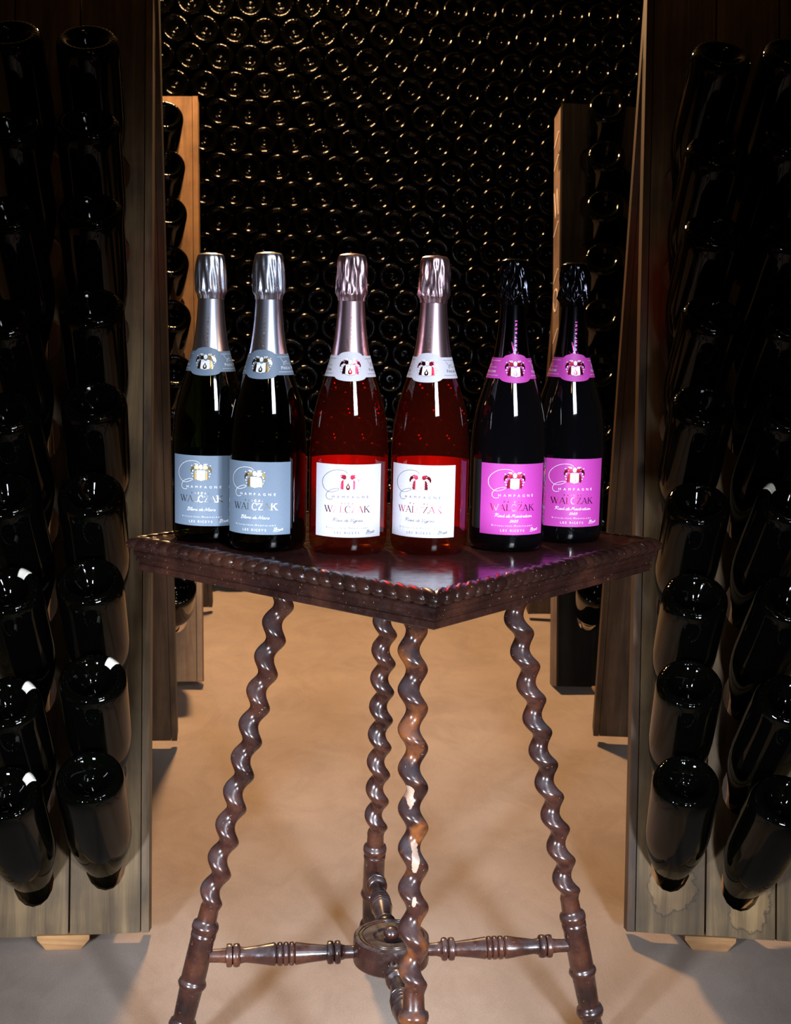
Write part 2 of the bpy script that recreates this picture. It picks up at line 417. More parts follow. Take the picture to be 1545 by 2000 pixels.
def serif(m, text, x0, x1, ybase, cap):
    adv = sum(SER[c][0] if c != 'C' else .95 for c in text); k = (x1 - x0) / adv; x = x0
    for c in text:
        if c == 'C':
            P = [(x + k * (.5 + .40 * cos(radians(a))), ybase - cap * (.5 + .52 * sin(radians(a)))) for a in range(48, 313, 12)]
            W = [k * (.05 + .09 * max(0, -cos(radians(a)))) for a in range(48, 313, 12)]
            strip_mesh(m, P, W)
            strip_mesh(m, [(x + k * .80, ybase - cap * .70), (x + k * .80, ybase - cap * .98)], k * .05); x += .95 * k; continue
        a, st, sf = SER[c]
        for (p, q, r, s, w) in st:
            strip_mesh(m, [(x + k * p, ybase - cap * q), (x + k * r, ybase - cap * s)], k * w)
        for (p, q) in sf:
            yy = ybase - cap * (q - .022 if q > .5 else q + .022)
            strip_mesh(m, [(x + k * (p - .14), yy), (x + k * (p + .14), yy)], cap * .045)
        x += a * k
SCR = {'R': (1.25, [[(.35, 2), (.1, 0)], [(-.15, 1.6), (.25, 2.05), (.95, 2.0), (1.0, 1.5), (.35, 1.1), (.7, .6), (1.25, 0)]]),
       'B': (1.15, [[(.35, 2), (.1, 0)], [(-.1, 1.7), (.4, 2.05), (.95, 1.85), (.7, 1.2), (.35, 1.1), (.9, .9), (.85, .2), (.3, -.05), (-.1, .2)]]),
       'V': (1.0, [[(.0, 1.7), (.25, 1.9), (.3, .9), (.4, 0), (.75, .9), (1.15, 2.0)]]),
       'N': (1.35, [[(-.1, .1), (.15, .2), (.45, 1.9), (.6, 1.1), (.85, .05), (1.1, 1.1), (1.45, 2.05)]]),
       'M': (1.6, [[(-.1, .1), (.15, .3), (.45, 1.9), (.65, .5), (1.0, 1.9), (1.1, .8), (1.35, .05), (1.65, .3)]]),
       'o': (.8, [[(.45, .95), (.1, .7), (.15, .1), (.5, .05), (.7, .5), (.45, .95), (.85, .85)]]),
       's': (.65, [[(.0, .1), (.45, 1.0), (.35, .6), (.55, .25), (.3, 0), (.05, .1)]]),
       'e': (.7, [[(.1, .45), (.5, .65), (.45, .98), (.15, .7), (.15, .15), (.45, 0), (.8, .3)]]),
       'd': (.85, [[(.6, .9), (.2, .85), (.1, .2), (.35, 0), (.65, .5), (.95, 2.0), (.7, .6), (.75, .05), (1.0, .2)]]),
       'i': (.45, [[(.1, .9), (.1, .2), (.25, 0), (.5, .3)], [(.2, 1.4), (.25, 1.45)]]),
       'g': (.8, [[(.6, .9), (.2, .85), (.1, .2), (.4, .05), (.65, .8), (.5, -.5), (.2, -.95), (-.1, -.6), (.9, .3)]]),
       'n': (.85, [[(.05, .9), (.05, .0), (.2, .6), (.5, .98), (.6, .5), (.65, .05), (.95, .3)]]),
       'l': (.5, [[(.1, .3), (.5, 1.9), (.3, 1.9), (.1, .4), (.25, 0), (.55, .3)]]),
       'a': (.8, [[(.6, .9), (.2, .85), (.1, .2), (.35, .02), (.6, .85), (.6, .1), (.9, .25)]]),
       'c': (.65, [[(.55, .8), (.3, .98), (.08, .5), (.25, .02), (.7, .3)]]),
       'r': (.6, [[(.05, .9), (.08, 0), (.2, .7), (.55, .95)]]),
       't': (.55, [[(.3, 1.6), (.15, .3), (.3, 0), (.6, .3)], [(-.05, 1.05), (.6, 1.1)]]),
       'u': (.85, [[(.05, .95), (.1, .15), (.35, .02), (.6, .9), (.62, .1), (.9, .25)]]),
       '2': (.9, [[(.1, 1.5), (.4, 1.9), (.7, 1.4), (.1, .05), (.85, .1)]]), '0': (.95, [[(.4, 1.9), (.1, 1.0), (.35, 0), (.75, .9), (.4, 1.9)]]),
       '5': (.9, [[(.8, 1.85), (.3, 1.85), (.2, 1.1), (.7, 1.0), (.6, .2), (.05, .1)]])}
def script(m, text, x0, x1, ybase, xh, w):
    adv = sum(.45 if c == ' ' else SCR['e' if c == 'é' else c][0] for c in text); k = (x1 - x0) / adv; x = x0
    for c in text:
        if c == ' ': x += .45 * k; continue
        a, st = SCR['e' if c == 'é' else c]
        if c == 'é': st = st + [[(.3, 1.35), (.55, 1.7)]]
        for p in st:
            q = catmull(p, 4) if len(p) > 2 else p
            strip_mesh(m, [(x + k * u + .30 * xh * v * .9, ybase - xh * v) for u, v in q], w)
        x += a * k
def swash(m, w):
    P = catmull([(712, 285), (690, 258), (640, 234), (560, 228), (460, 246), (370, 300), (305, 385), (290, 480), (318, 565), (370, 618), (430, 636), (505, 618), (560, 590), (574, 572), (550, 563), (480, 575), (410, 610), (368, 655), (355, 705), (372, 752), (415, 770), (470, 757)], 6)
    strip_mesh(m, P, w)
def crest(mw, mr, md):
    """white parts, coloured parts, dark outlines"""
    def mir(p): return [(1460 - x, y) for x, y in p]
    L1 = [(695, 335), (655, 302), (622, 312), (590, 330), (556, 348), (538, 395), (543, 452), (562, 430), (580, 395), (610, 372), (660, 396), (692, 385)]
    L2 = [(650, 404), (622, 420), (604, 455), (618, 470), (590, 495), (606, 512), (590, 548), (604, 560), (596, 585), (622, 578), (650, 578)]
    for p in (L1, L2, mir(L1), mir(L2)): poly(mr, p, EPS)
    for p in (ell(562, 318, 16, 9), ell(628, 288, 20, 10), ell(580, 418, 13, 18), ell(568, 470, 15, 12), ell(582, 520, 11, 13), ell(612, 345, 10, 8)):
        for q in (p, mir(p)):
            poly(mw, q, EPS + .00012); strip_mesh(md, q[:9], 4, EPS + .0002)
    for cx, s in ((668, 1), (792, -1)):
        strip_mesh(mw, catmull([(cx - 26 * s, 318), (cx - 20 * s, 290), (cx + 4 * s, 286), (cx + 8 * s, 305), (cx - 6 * s, 314)], 5), 12, EPS + .00014)
    sh = [(650, 398), (814, 398), (814, 566), (800, 588), (760, 594), (732, 606), (704, 594), (664, 588), (650, 566)]
    poly(mw, sh, EPS + .00018); strip_mesh(md, sh + sh[:1], 5, EPS + .00022)
    he = ell(730, 338, 38, 48, 18); poly(mw, he, EPS + .00018); strip_mesh(md, he[6:] + he[:5], 4, EPS + .00022)
    strip_mesh(md, [(712, 345), (750, 345)], 4, EPS + .00022)
    poly(mr, [(700, 575), (694, 530), (704, 505), (722, 490), (722, 462), (736, 462), (736, 490), (752, 505), (762, 530), (756, 575), (728, 590)], EPS + .00026)
    poly(mw, ell(728, 530, 12, 26), EPS + .0003)
    strip_mesh(md, [(666, 416), (684, 432), (700, 424)], 6, EPS + .00026)

def patch(a0, a1, z0f, z1f, eps, na=40, nz=6, thick=.00018):
    m = MB(); F = []
    for e in (eps, eps - thick):
        for i in range(na + 1):
            a = a0 + (a1 - a0) * i / na; lo, hi = z0f(a), z1f(a)
            for j in range(nz + 1): F.append(wrap(a, lo + (hi - lo) * j / nz, e))
    N = (na + 1) * (nz + 1); fs = []
    for i in range(na):
        for j in range(nz):
            q = (i * (nz + 1) + j, (i + 1) * (nz + 1) + j, (i + 1) * (nz + 1) + j + 1, i * (nz + 1) + j + 1)
            fs.append(q); fs.append(tuple(N + x for x in reversed(q)))
    bd = [i * (nz + 1) for i in range(na + 1)] + [na * (nz + 1) + j for j in range(1, nz + 1)] + [i * (nz + 1) + nz for i in range(na - 1, -1, -1)] + [j for j in range(nz - 1, 0, -1)]
    for a, b in zip(bd, bd[1:] + bd[:1]): fs.append((b, a, N + a, N + b))
    m.add(F, fs); return m

WHITE_INK = plain('white_ink', (.85, .85, .88), .5); GREY_INK = plain('grey_ink', (.035, .03, .05), .5); DARK_INK = plain('dark_ink', (.05, .03, .04), .5)
RED_FOIL = foil('red_foil_print', (.60, .03, .06), .22); GOLD_FOIL = foil('gold_foil_print', (.70, .52, .22), .24); SILV_FOIL = foil('silver_foil_print', (.85, .82, .72), .22)
PINK_FOIL = foil('magenta_foil_print', (.90, .10, .55), .3); COPPER_FOIL = foil('copper_foil_print', (.75, .35, .16), .3)
HOLE = plain('pinhole_black', (.003, .003, .003), .8)

def make_bottle(kind):
    global DRAW
    K = {'grey': dict(g=glass('dark_green_glass', (.085, .15, .035), 1.0), f=foil('silver_blue_foil', (.70, .74, .88), .30), lab=paper('grey_blue_paper', (.145, .195, .265)), ink=WHITE_INK, cr=GOLD_FOIL, nm=SILV_FOIL, scr='Blanc de Noirs', nf=COPPER_FOIL),
         'rose': dict(g=glass('rose_wine_glass', (.80, .075, .024), 1.0, veil=((.30, .030, .012), .035), base=(.80, .52, .34)), f=foil('rose_foil', (.80, .56, .64), .30), lab=paper('white_paper', (.56, .545, .61)), ink=GREY_INK, cr=RED_FOIL, nm=RED_FOIL, scr='Rose de Vignes', nf=COPPER_FOIL),
         'black': dict(g=plain('black_glass', (.0015, .0015, .002), .04, 0, .55), f=foil('black_foil', (.020, .020, .026), .16), lab=paper('magenta_paper', (.48, .043, .36)), ink=WHITE_INK, cr=RED_FOIL, nm=RED_FOIL, scr='Rosé de Macération', nf=PINK_FOIL)}[kind]
    root = empty('champagne_bottle')
    m = MB()
    sp = catmull(PROF[3:], 3)
    base = [(.0006, .026), (.008, .024), (.017, .016), (.025, .006), (.030, .0012), (.0335, .0)]
    m.lathe(base + PROF[:3] + sp, 64)
    m.build('glass_body', K['g'], root)
    # neck foil sleeve and crumpled cap
    m = MB(); m.lathe([(rad(z) + .00025, z) for z in [.1985 + .0633 * i / 22 for i in range(23)]], 48, c0=False, c1=False)
    sleeve = m.build('neck_foil', K['f'], root)
    rnd = random.Random({'grey': 3, 'rose': 5, 'black': 9}[kind])
    amp = 1.7 if kind == 'black' else 1.0
    tm = [(k, rnd.uniform(0, 6.28), rnd.uniform(-190, 190), rnd.uniform(.4, 1)) for k in (5, 7, 9, 11, 13, 16, 19)]
    def disp(a, z):
        e = max(0, min(1, (.3045 - z) / .010)) * (.35 if z < .266 else 1)
        return e * amp * .00062 * sum(w * sin(k * a + p + q * (z - .28)) for k, p, q, w in tm) + (amp * .0004 * sin(160 * z * 6 + 3 * a) if kind == 'black' and .266 < z < .303 else 0)
    m = MB()
    m.lathe([(.0138, .2585), (.0141, .2590), (.0143, .262), (.0158, .2645), (.0163, .2670), (.0160, .2700), (.0158, .274), (.0157, .279), (.0155, .284), (.0153, .289), (.0151, .294), (.0149, .298), (.0146, .3015), (.0138, .3040), (.0124, .3055), (.0118, .3050), (.0112, .3060), (.006, .3067), (.0005, .3068)], 96, disp)
    cap = m.build('foil_cap', K['f'], root)
    m = MB()
    for a0, z0 in ((-.95, .2735), (.80, .2725)):
        for i in range(6):
            a = a0 + (.16 * cos(i * 2 * pi / 5) if i else 0); z = z0 + (.0030 * sin(i * 2 * pi / 5) if i else 0)
            c = Vector((sin(a), -cos(a), 0)); t_ = Vector((cos(a), sin(a), 0)); u_ = Vector((0, 0, 1)); r = .0157 + disp(a, z) + .0006
            m.add([c * r + Vector((0, 0, z)) + t_ * (.00048 * cos(q * pi / 4)) + u_ * (.00048 * sin(q * pi / 4)) for q in range(8)], [tuple(range(8))])
    m.build('pinhole', HOLE, cap, smooth=False)
    # lettering running up the neck foil
    def DRAW_NECK(x, y, eps):     # x: mm across, y: mm up (negative = down)
        z = .2120 - y * .001; return wrap(x * .001 / max(rad(z), .013), z, eps)
    m = MB(); DRAW = DRAW_NECK
    strip_mesh(m, catmull([(-6.6, 1.5), (-5.4, 3.4), (-3.6, 4.2), (-1.9, 2.8), (-1.6, .2), (-2.6, -5.5), (-3.6, -8.2), (-3.9, -7.0), (-2.6, -2), (-1.0, 3.0), (.6, 4.4), (2.2, 4.0), (3.2, 2.2)], 5), .28, .0006)
    for i, ch in enumerate('HAMPAGNE'):
        def DRAW_V(x, y, eps, i=i): return DRAW_NECK(.4 - y, -(-.6 + i * 4.3) - x, eps)    # turned a quarter, reading upward
        DRAW = lambda x, y, eps: DRAW_NECK(.6 + (y), .6 - i * 4.3 - x, eps)
        sans(m, ch, 0, 2.0, 1.2, 2.4, .0006)
    m.build('neck_lettering', K['nf'], sleeve, smooth=False)
    # neck band with medallion
    def zmid(z): return z
    def bump_(a): 
        q = a / .62
        return max(0, 1 - q * q) ** .5 if abs(q) < 1 else 0
    band = patch(-2.2, 2.2, lambda a: .1822 - .0042 * bump_(a), lambda a: .2036 + .0042 * bump_(a), .0007, 88, 6)
    bo = band.build('neck_band', K['lab'], root, angle=40)
    cx_s = .0265 / .041
    def DRAW_BAND(x, y, eps):
        k = .0000566 * 1.0; z = .1925 - (y - 440) * k * .92; return wrap((x - 732) * k / .0225, z, eps + .0005)
    DRAW = DRAW_BAND
    mw, mr, md = MB(), MB(), MB(); crest(mw, mr, md)
    mw.build('crest_white', WHITE_INK, bo, smooth=False); mr.build('crest_colour', K['cr'], bo, smooth=False); md.build('crest_outline', DARK_INK, bo, smooth=False)
    for s in (1, -1):
        m = MB()
        for yy in (283, 575):
            strip_mesh(m, [(732 + s * (300 + 20 * i), yy) for i in range(30)], 5)
        c = 732 + s * 520
        sans(m, 'Pascal Walczak', c - 165 if s > 0 else c - 420, c + 420 if s > 0 else c + 165, 520, 58, small=.78)
        sans(m, 'Champagne', c - 95, c + 150, 425, 26, small=.8)
        strip_mesh(m, catmull([(c - 150, 300), (c - 130, 350), (c - 80, 385), (c - 20, 380), (c - 5, 365), (c - 40, 362), (c - 90, 390), (c - 105, 430), (c - 85, 450)], 5), 5)
        m.build('band_lettering', K['ink'], bo, smooth=False)
    # front label and back label
    DRAW = DRAW_LABEL
    la = patch(-.925, .925, lambda a: .0195, lambda a: .0945, .0003, 44, 6).build('front_label', K['lab'], root, angle=40)
    m = MB(); swash(m, 7)
    sans(m, 'HAMPAGNE', 458, 1078, 738, 48)
    y0 = 1165 if kind != 'black' else 1120
    script(m, K['scr'], *((470, 985) if kind != 'black' else (405, 1065)), y0, 30, 6.5)
    if kind == 'black': script(m, '2025', 660, 810, 1212, 22, 6.5)
    sans(m, 'Viticulteur-Manipulant', 358, 1085, 1296, 34, small=.74)
    sans(m, 'LES RICEYS', 508, 930, 1390, 44)
    script(m, 'Brut', 1050, 1185, 1372, 24, 6.5); strip_mesh(m, [(1040, 1392), (1100, 1390), (1150, 1380)], 5)
    m.build('label_lettering', K['ink'], la, smooth=False)
    m = MB(); sans(m, 'PASCAL', 553, 882, 850, 36, bold=.01); serif(m, 'WALCZAK', 325, 1112, 1000, 120)
    m.build('name_lettering', K['nm'], la, smooth=False)
    mw, mr, md = MB(), MB(), MB(); crest(mw, mr, md)
    mw.build('crest_white', WHITE_INK, la, smooth=False); mr.build('crest_colour', K['cr'], la, smooth=False); md.build('crest_outline', DARK_INK, la, smooth=False)
    patch(pi - 1.25, pi + 1.25, lambda a: .0215, lambda a: .0960, .0003, 44, 6).build('back_label', paper('back_' + kind, (.85, .80, .80)) if kind != 'black' else K['lab'], root, angle=40)
    return root
BT = [('grey', -.2018, 1.4509, -14, 'grey-labelled bottle with silver foil, at the far left end of the row'),
      ('grey', -.1353, 1.4023, -18, 'grey-labelled bottle with silver foil, beside the pink-foiled bottles'),
      ('rose', -.0498, 1.3962, 0, 'rosé bottle with white label and pink foil, beside the grey-labelled ones'),
      ('rose', .0350, 1.4048, -13, 'rosé bottle with white label and pink foil, beside the magenta-labelled ones'),
      ('black', .1197, 1.4347, 11, 'black bottle with magenta label and black foil, beside the rosé bottles'),
      ('black', .1914, 1.4990, 12, 'black bottle with magenta label and black foil, at the far right end of the row')]
proto = {}
for kind, x, y, off, lab in BT:
    b = proto[kind] = make_bottle(kind) if kind not in proto else copy_tree(proto[kind])
    b.location = (x, y, HT); b.rotation_euler = (0, 0, -x / y + radians(off))
    tag(b, lab, 'bottle', 'champagne bottles on the side table')

# ------------------------------------------------------------------ dark cellar bottles (racks and stack)
def dark_glass(name, col, rough=.05):
    t = NT(name); t.b.inputs['Base Color'].default_value = (*col, 1); t.b.inputs['Roughness'].default_value = rough
    t.b.inputs['Specular IOR Level'].default_value = .17; return t.m
DARKG = dark_glass('dark_bottle_glass', (.0006, .0008, .0005)); STACKG = dark_glass('stacked_bottle_glass', (.0003, .0003, .0002), .07)
PAINT = plain('white_chalk_paint', (.80, .77, .66), .6)
BASE = [(.0006, .0235), (.0035, .0240), (.0060, .0268), (.0085, .0275), (.0125, .0245), (.0180, .0165), (.0240, .0080), (.0285, .0028), (.0320, .0006), (.0345, .0), (.0370, .0008), (.0400, .0035), (.0422, .0075), (.0434, .0130)]
BODY = [(.0437, .025), (.0437, .115), (.0430, .135), (.0405, .155), (.0360, .175), (.0300, .197), (.0240, .218), (.0195, .240), (.0165, .262), (.0150, .283), (.0148, .287), (.0165, .288), (.0165, .296), (.0140, .298), (.0135, .305), (.0005, .306)]
def cellar_bottle(name, mat, n=96, kn=32, scale=1.0, short=False):
    def disp(a, z): return 0
    m = MB(); R = []
    for r, z in BASE + (BODY if not short else BODY[:8]):
        k = .0007 if (z < .006 and r > .031) else 0
        ring = []
        for i in range(n):
            a = 2 * pi * i / n; zz = z + k * (.5 + .5 * cos(kn * a))
            ring.append((r * scale * sin(a), -r * scale * cos(a), zz * scale))
        R.append(ring)
    m.rings(R)
    me = m.build(name, mat); mesh = me.data; bpy.data.objects.remove(me); return mesh
RACK_ME = cellar_bottle('wine_bottle', DARKG)
def paint_mark(parent, a_mid, a_w=.42):
    m = MB(); pr = [(.0262, .0058), (.0285, .0028), (.0320, .0006), (.0345, .0), (.0370, .0008), (.0395, .0030)]
    R = []
    for i in range(9):
        a = a_mid - a_w / 2 + a_w * i / 8
        e = [.0004, .0012][0]
        R.append([(r * sin(a), -r * cos(a), z - .0009) for r, z in pr] + [(r * sin(a), -r * cos(a), z + .0006) for r, z in reversed(pr)])
    m.rings(R); o = m.build('paint_mark', PAINT, parent); o['label'] = 'white paint mark across the base'; return o

# ------------------------------------------------------------------ riddling racks
ORD = ['lowest', 'second from the bottom', 'third from the bottom', 'fourth from the bottom', 'fifth from the bottom', 'sixth from the bottom', 'seventh from the bottom', 'eighth from the bottom', 'ninth from the bottom', 'topmost']
class Panel:
    """plank panel leaning from foot F to apex A; O points away from the aisle, N out of the face"""
    def __init__(s, F, A, O):
        s.F = Vector(F); s.O = Vector(O).normalized(); s.U = (Vector(A) - s.F); s.L = s.U.length; s.U.normalize()
        n = s.U.cross(s.O); s.N = n.normalized()
        if s.N.y > 0: s.N = -s.N
        s.sgn = 1
    def M(s): return Matrix(((s.O.x, s.N.x, s.U.x, s.F.x), (s.O.y, s.N.y, s.U.y, s.F.y), (s.O.z, s.N.z, s.U.z, s.F.z), (0, 0, 0, 1)))
def plank_mb(a0, a1, L, w0, w1, holes, rx=.0275, rz=.036):
    """plank in (a, w, u) coordinates with oval bottle holes"""
    m = MB(); ac = (a0 + a1) / 2
    cuts = [0] + [(p + q) / 2 for p, q in zip(holes, holes[1:])] + [L] if holes else [0, L]
    def edge(u0, u1):
        P = []
        for i in range(4): P.append((a0 + (a1 - a0) * i / 4, u0))
        for i in range(4): P.append((a1, u0 + (u1 - u0) * i / 4))
        for i in range(4): P.append((a1 - (a1 - a0) * i / 4, u1))
        for i in range(4): P.append((a0, u1 - (u1 - u0) * i / 4))
        return P
    for k in range(len(cuts) - 1):
        u0, u1 = cuts[k], cuts[k + 1]; E = edge(u0, u1)
        if holes:
            h = holes[k]; H = [(ac + rx * cos(2 * pi * i / 16 - 3 * pi / 4), h + rz * sin(2 * pi * i / 16 - 3 * pi / 4)) for i in range(16)]
            vs = [(a, w0, u) for a, u in E] + [(a, w0, u) for a, u in H] + [(a, w1, u) for a, u in H] + [(a, w1, u) for a, u in E]
            fs = []
            for i in range(16):
                j = (i + 1) % 16
                fs += [(i, j, 16 + j, 16 + i), (16 + i, 16 + j, 32 + j, 32 + i), (32 + i, 32 + j, 48 + j, 48 + i)]
                side = i // 4
                if side in (1, 3) or (side == 0 and k == 0) or (side == 2 and k == len(cuts) - 2): fs.append((j, i, 48 + i, 48 + j))
            m.add(vs, fs)
        else: m.box((a0, min(w0, w1), u0), (a1, max(w0, w1), u1))
    return m
W_FRONT = wood('grey_brown_rack_oak', (.032, .019, .008), (.120, .074, .030), (.25, .162, .074), .6)
W_FRONT2 = wood('stained_rack_oak', (.032, .019, .008), (.120, .074, .030), (.25, .162, .074), .6, stains=((.060, .066, .034, .8), (.166, .056, .032, .65)))
W_EDGE = wood('rack_edge_board', (.045, .026, .011), (.14, .088, .042), (.26, .178, .098), .6, offset=(3, 1, 0))
W_RED = wood('red_brown_rack_oak', (.018, .009, .004), (.060, .031, .014), (.12, .066, .030), .6, offset=(1, 5, 2))
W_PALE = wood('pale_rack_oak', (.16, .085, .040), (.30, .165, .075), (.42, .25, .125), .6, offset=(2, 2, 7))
W_DARKB = wood('near_black_rack_oak', (.004, .0032, .0028), (.010, .008, .0065), (.018, .015, .012), .8, offset=(4, 2, 1), spec=.04)  # near-black tone, far darker than the other rack planks
W_PINK = wood('pinkish_edge_board', (.09, .058, .044), (.155, .105, .082), (.22, .155, .125), .6, offset=(5, 2, 7))
W_FOOT = wood('bare_orange_wood', (.22, .10, .04), (.42, .22, .09), (.60, .36, .17), .6, grain=(3, 30, 30))

def rack(side, Ff, Af, Fr, Ar, yaw, cols, label, mats, stile_w=.0105, pw=.0945, stain=None, npl=4, tops=1.0, elev=53.5, deep=None):
    sx = -1 if side == 'left' else 1
    O = (sx * cos(yaw), -sin(yaw), 0)
    root = empty('riddling_rack', (Ff[0], Ff[1], 0)); inv = Matrix.Translation((-Ff[0], -Ff[1], 0))
    tag(root, label, 'rack', 'wooden riddling racks')
    P = Panel(Ff, Af, O); Q = Panel(Fr, Ar, O)
    nQ = -Q.N
    def put(m, name, mat, pan, smooth=False):
        o = m.build(name, mat, root, smooth=smooth); o.matrix_local = inv @ pan.M(); return o
    Lf = P.L * tops
    # front panel: stile, planks with holes
    m = MB()
    if deep: m.box((0, -deep, 0), (stile_w, -.0225, Lf))      # side board behind the plank edge
    else: m.box((0, -.042, 0), (stile_w, .001, Lf))
    put(m, 'stile', mats[1], P)
    a = 0 if deep else stile_w + .0015
    placed = []
    for c in range(npl):
        holes = []
        if c < len(cols):
            ac = a + pw / 2
            for (px, py) in cols[c]:
                d = ray(px, py); bx = 0.0
                for it in range(12):
                    el = radians(elev); h = P.N.copy(); h.z = 0; h.normalize()
                    h = (Matrix.Rotation(bx, 3, 'Z') @ h)
                    nb = h * cos(el) + Vector((0, 0, sin(el)))
                    Ls = STICK
                    t = (P.F - CAM + nb * Ls).dot(P.N) / d.dot(P.N)
                    B = CAM + d * t; E = B - nb * Ls
                    aa = (E - P.F).dot(P.O) - (P.U.dot(P.O)) * ((E - P.F).dot(P.U)) 
                    rel = E - P.F
                    # solve rel = a*O + u*U
                    oo, uu, ou = 1, 1, P.O.dot(P.U); ro, ru = rel.dot(P.O), rel.dot(P.U)
                    det = 1 - ou * ou; aa = (ro - ou * ru) / det; u = (ru - ou * ro) / det
                    bx += -(ac - aa) * sx / Ls * 1.2 * (1 if True else 0)
                    bx = max(-.20, min(.20, bx))
                # keep the neck in the hole even when the swing is clipped
                if abs(aa - ac) > .004:
                    E = E + P.O * (ac - aa); B = B + P.O * (ac - aa)
                holes.append(u); placed.append((c, B, nb, u))
        holes = sorted(holes)
        ok = [h for h in holes if .05 < h < Lf - .05]
        put(plank_mb(a, a + pw, Lf, 0, -.022, ok), 'plank', stain if (stain and c < 2) else mats[0], P)
        a += pw + .0028
    wtot = a
    # rear panel, seen from inside
    m = MB(); m.box((0, -.034, 0), (.011, .001, Q.L)); put(m, 'stile', mats[3], Q)
    a = .012
    for c in range(npl):
        put(plank_mb(a, a + pw, Q.L, 0, -.022, []), 'plank', mats[2], Q); a += pw + .0028
    # inner batten behind the front planks, cross rail and feet
    m = MB(); m.box((0, -.043, Lf - .16), (wtot - .003, -.0225, Lf - .11)); put(m, 'cross_rail', mats[2], P)
    m = MB(); m.box((.012, -.043, Q.L - .16), (wtot - .003, -.0225, Q.L - .11)); put(m, 'cross_rail', mats[2], Q)
    for (pan, mm, aa) in ((P, W_FOOT, (.080, .150)), (Q, W_FOOT, (.085, .16))):
        m = MB(); zt_ = Ff[2]
        f0 = pan.F + pan.O * aa[0]; f1 = pan.F + pan.O * aa[1]; out = (pan.N if pan is P else Vector((0, -1, 0))); out = Vector((out.x, out.y, 0)).normalized()
        prof = [(0, zt_), (1, zt_), (1, zt_ - .006), (.84, zt_ - .020), (.16, zt_ - .020), (0, zt_ - .006)]
        m.rings([[(f0.lerp(f1, q) + out * w + Vector((0, 0, z - pan.F.z))) for q, z in prof] for w in (-.05, .004)])
        o = m.build('foot_block', mm, root, smooth=False); o.matrix_local = inv
    return root, P, placed
STICK = .212
def col_px(xs, ys): return list(zip(xs, ys))
L1 = col_px([174, 180, 174, 177, 183, 178, 177, 171, 170], [1514, 1321, 1130, 959, 779, 593, 404, 236, 72])
L2 = col_px([10, 12, 12, 8, 6, 2, 12, 20, 18], [1545, 1367, 1148, 962, 800, 616, 410, 243, 62])
R1 = col_px([1341, 1348, 1360, 1365, 1374, 1394, 1397, 1401, 1412], [1522, 1331, 1159, 978, 786, 610, 446, 290, 102])
R2 = col_px([1535, 1543, 1545, 1546, 1552, 1560, 1566, 1574, 1580], [1561, 1362, 1166, 975, 800, 622, 452, 270, 98])
LB = col_px([347, 346, 344, 342, 341, 342, 342, 343, 343, 345], [224, 318, 410, 507, 614, 722, 830, 935, 1040, 1148])
RB = col_px([1182, 1178, 1171, 1172, 1171, 1170, 1168, 1167, 1166, 1165], [205, 300, 398, 502, 612, 720, 828, 935, 1040, 1146])
racks = [
 ('left', (-.326, 1.741, .02), (-.412, 2.155, 1.39), (-.424, 2.575, .02), (-.388, 2.185, 1.385), radians(5.5), [L1, L2], 'nearest riddling rack on the left of the aisle, greyish planks', (W_FRONT, W_EDGE, W_RED, W_RED), None, 'near left rack'),
 ('right', (.336, 1.775, .02), (.392, 2.22, 1.39), (.416, 2.665, .02), (.380, 2.25, 1.385), radians(4), [R1, R2], 'nearest riddling rack on the right of the aisle, water-stained planks', (W_FRONT, W_RED, W_RED, W_RED), W_FRONT2, 'near right rack'),
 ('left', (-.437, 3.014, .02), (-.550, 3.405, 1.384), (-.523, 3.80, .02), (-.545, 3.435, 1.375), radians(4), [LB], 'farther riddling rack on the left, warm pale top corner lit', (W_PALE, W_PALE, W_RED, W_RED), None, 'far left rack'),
 ('right', (.387, 3.035, .02), (.420, 3.405, 1.388), (.389, 3.80, .02), (.410, 3.435, 1.375), radians(-5), [RB], 'farther riddling rack on the right, near-black front and chalk marks on its edge', (W_DARKB, W_PINK, W_RED, W_RED), None, 'far right rack')]
mark_spots = {('near left rack', 0, 1): .75, ('near left rack', 1, 0): .9, ('near left rack', 1, 1): .8, ('near left rack', 1, 2): .55, ('near right rack', 1, 3): -.75, ('far left rack', 0, 0): .55}
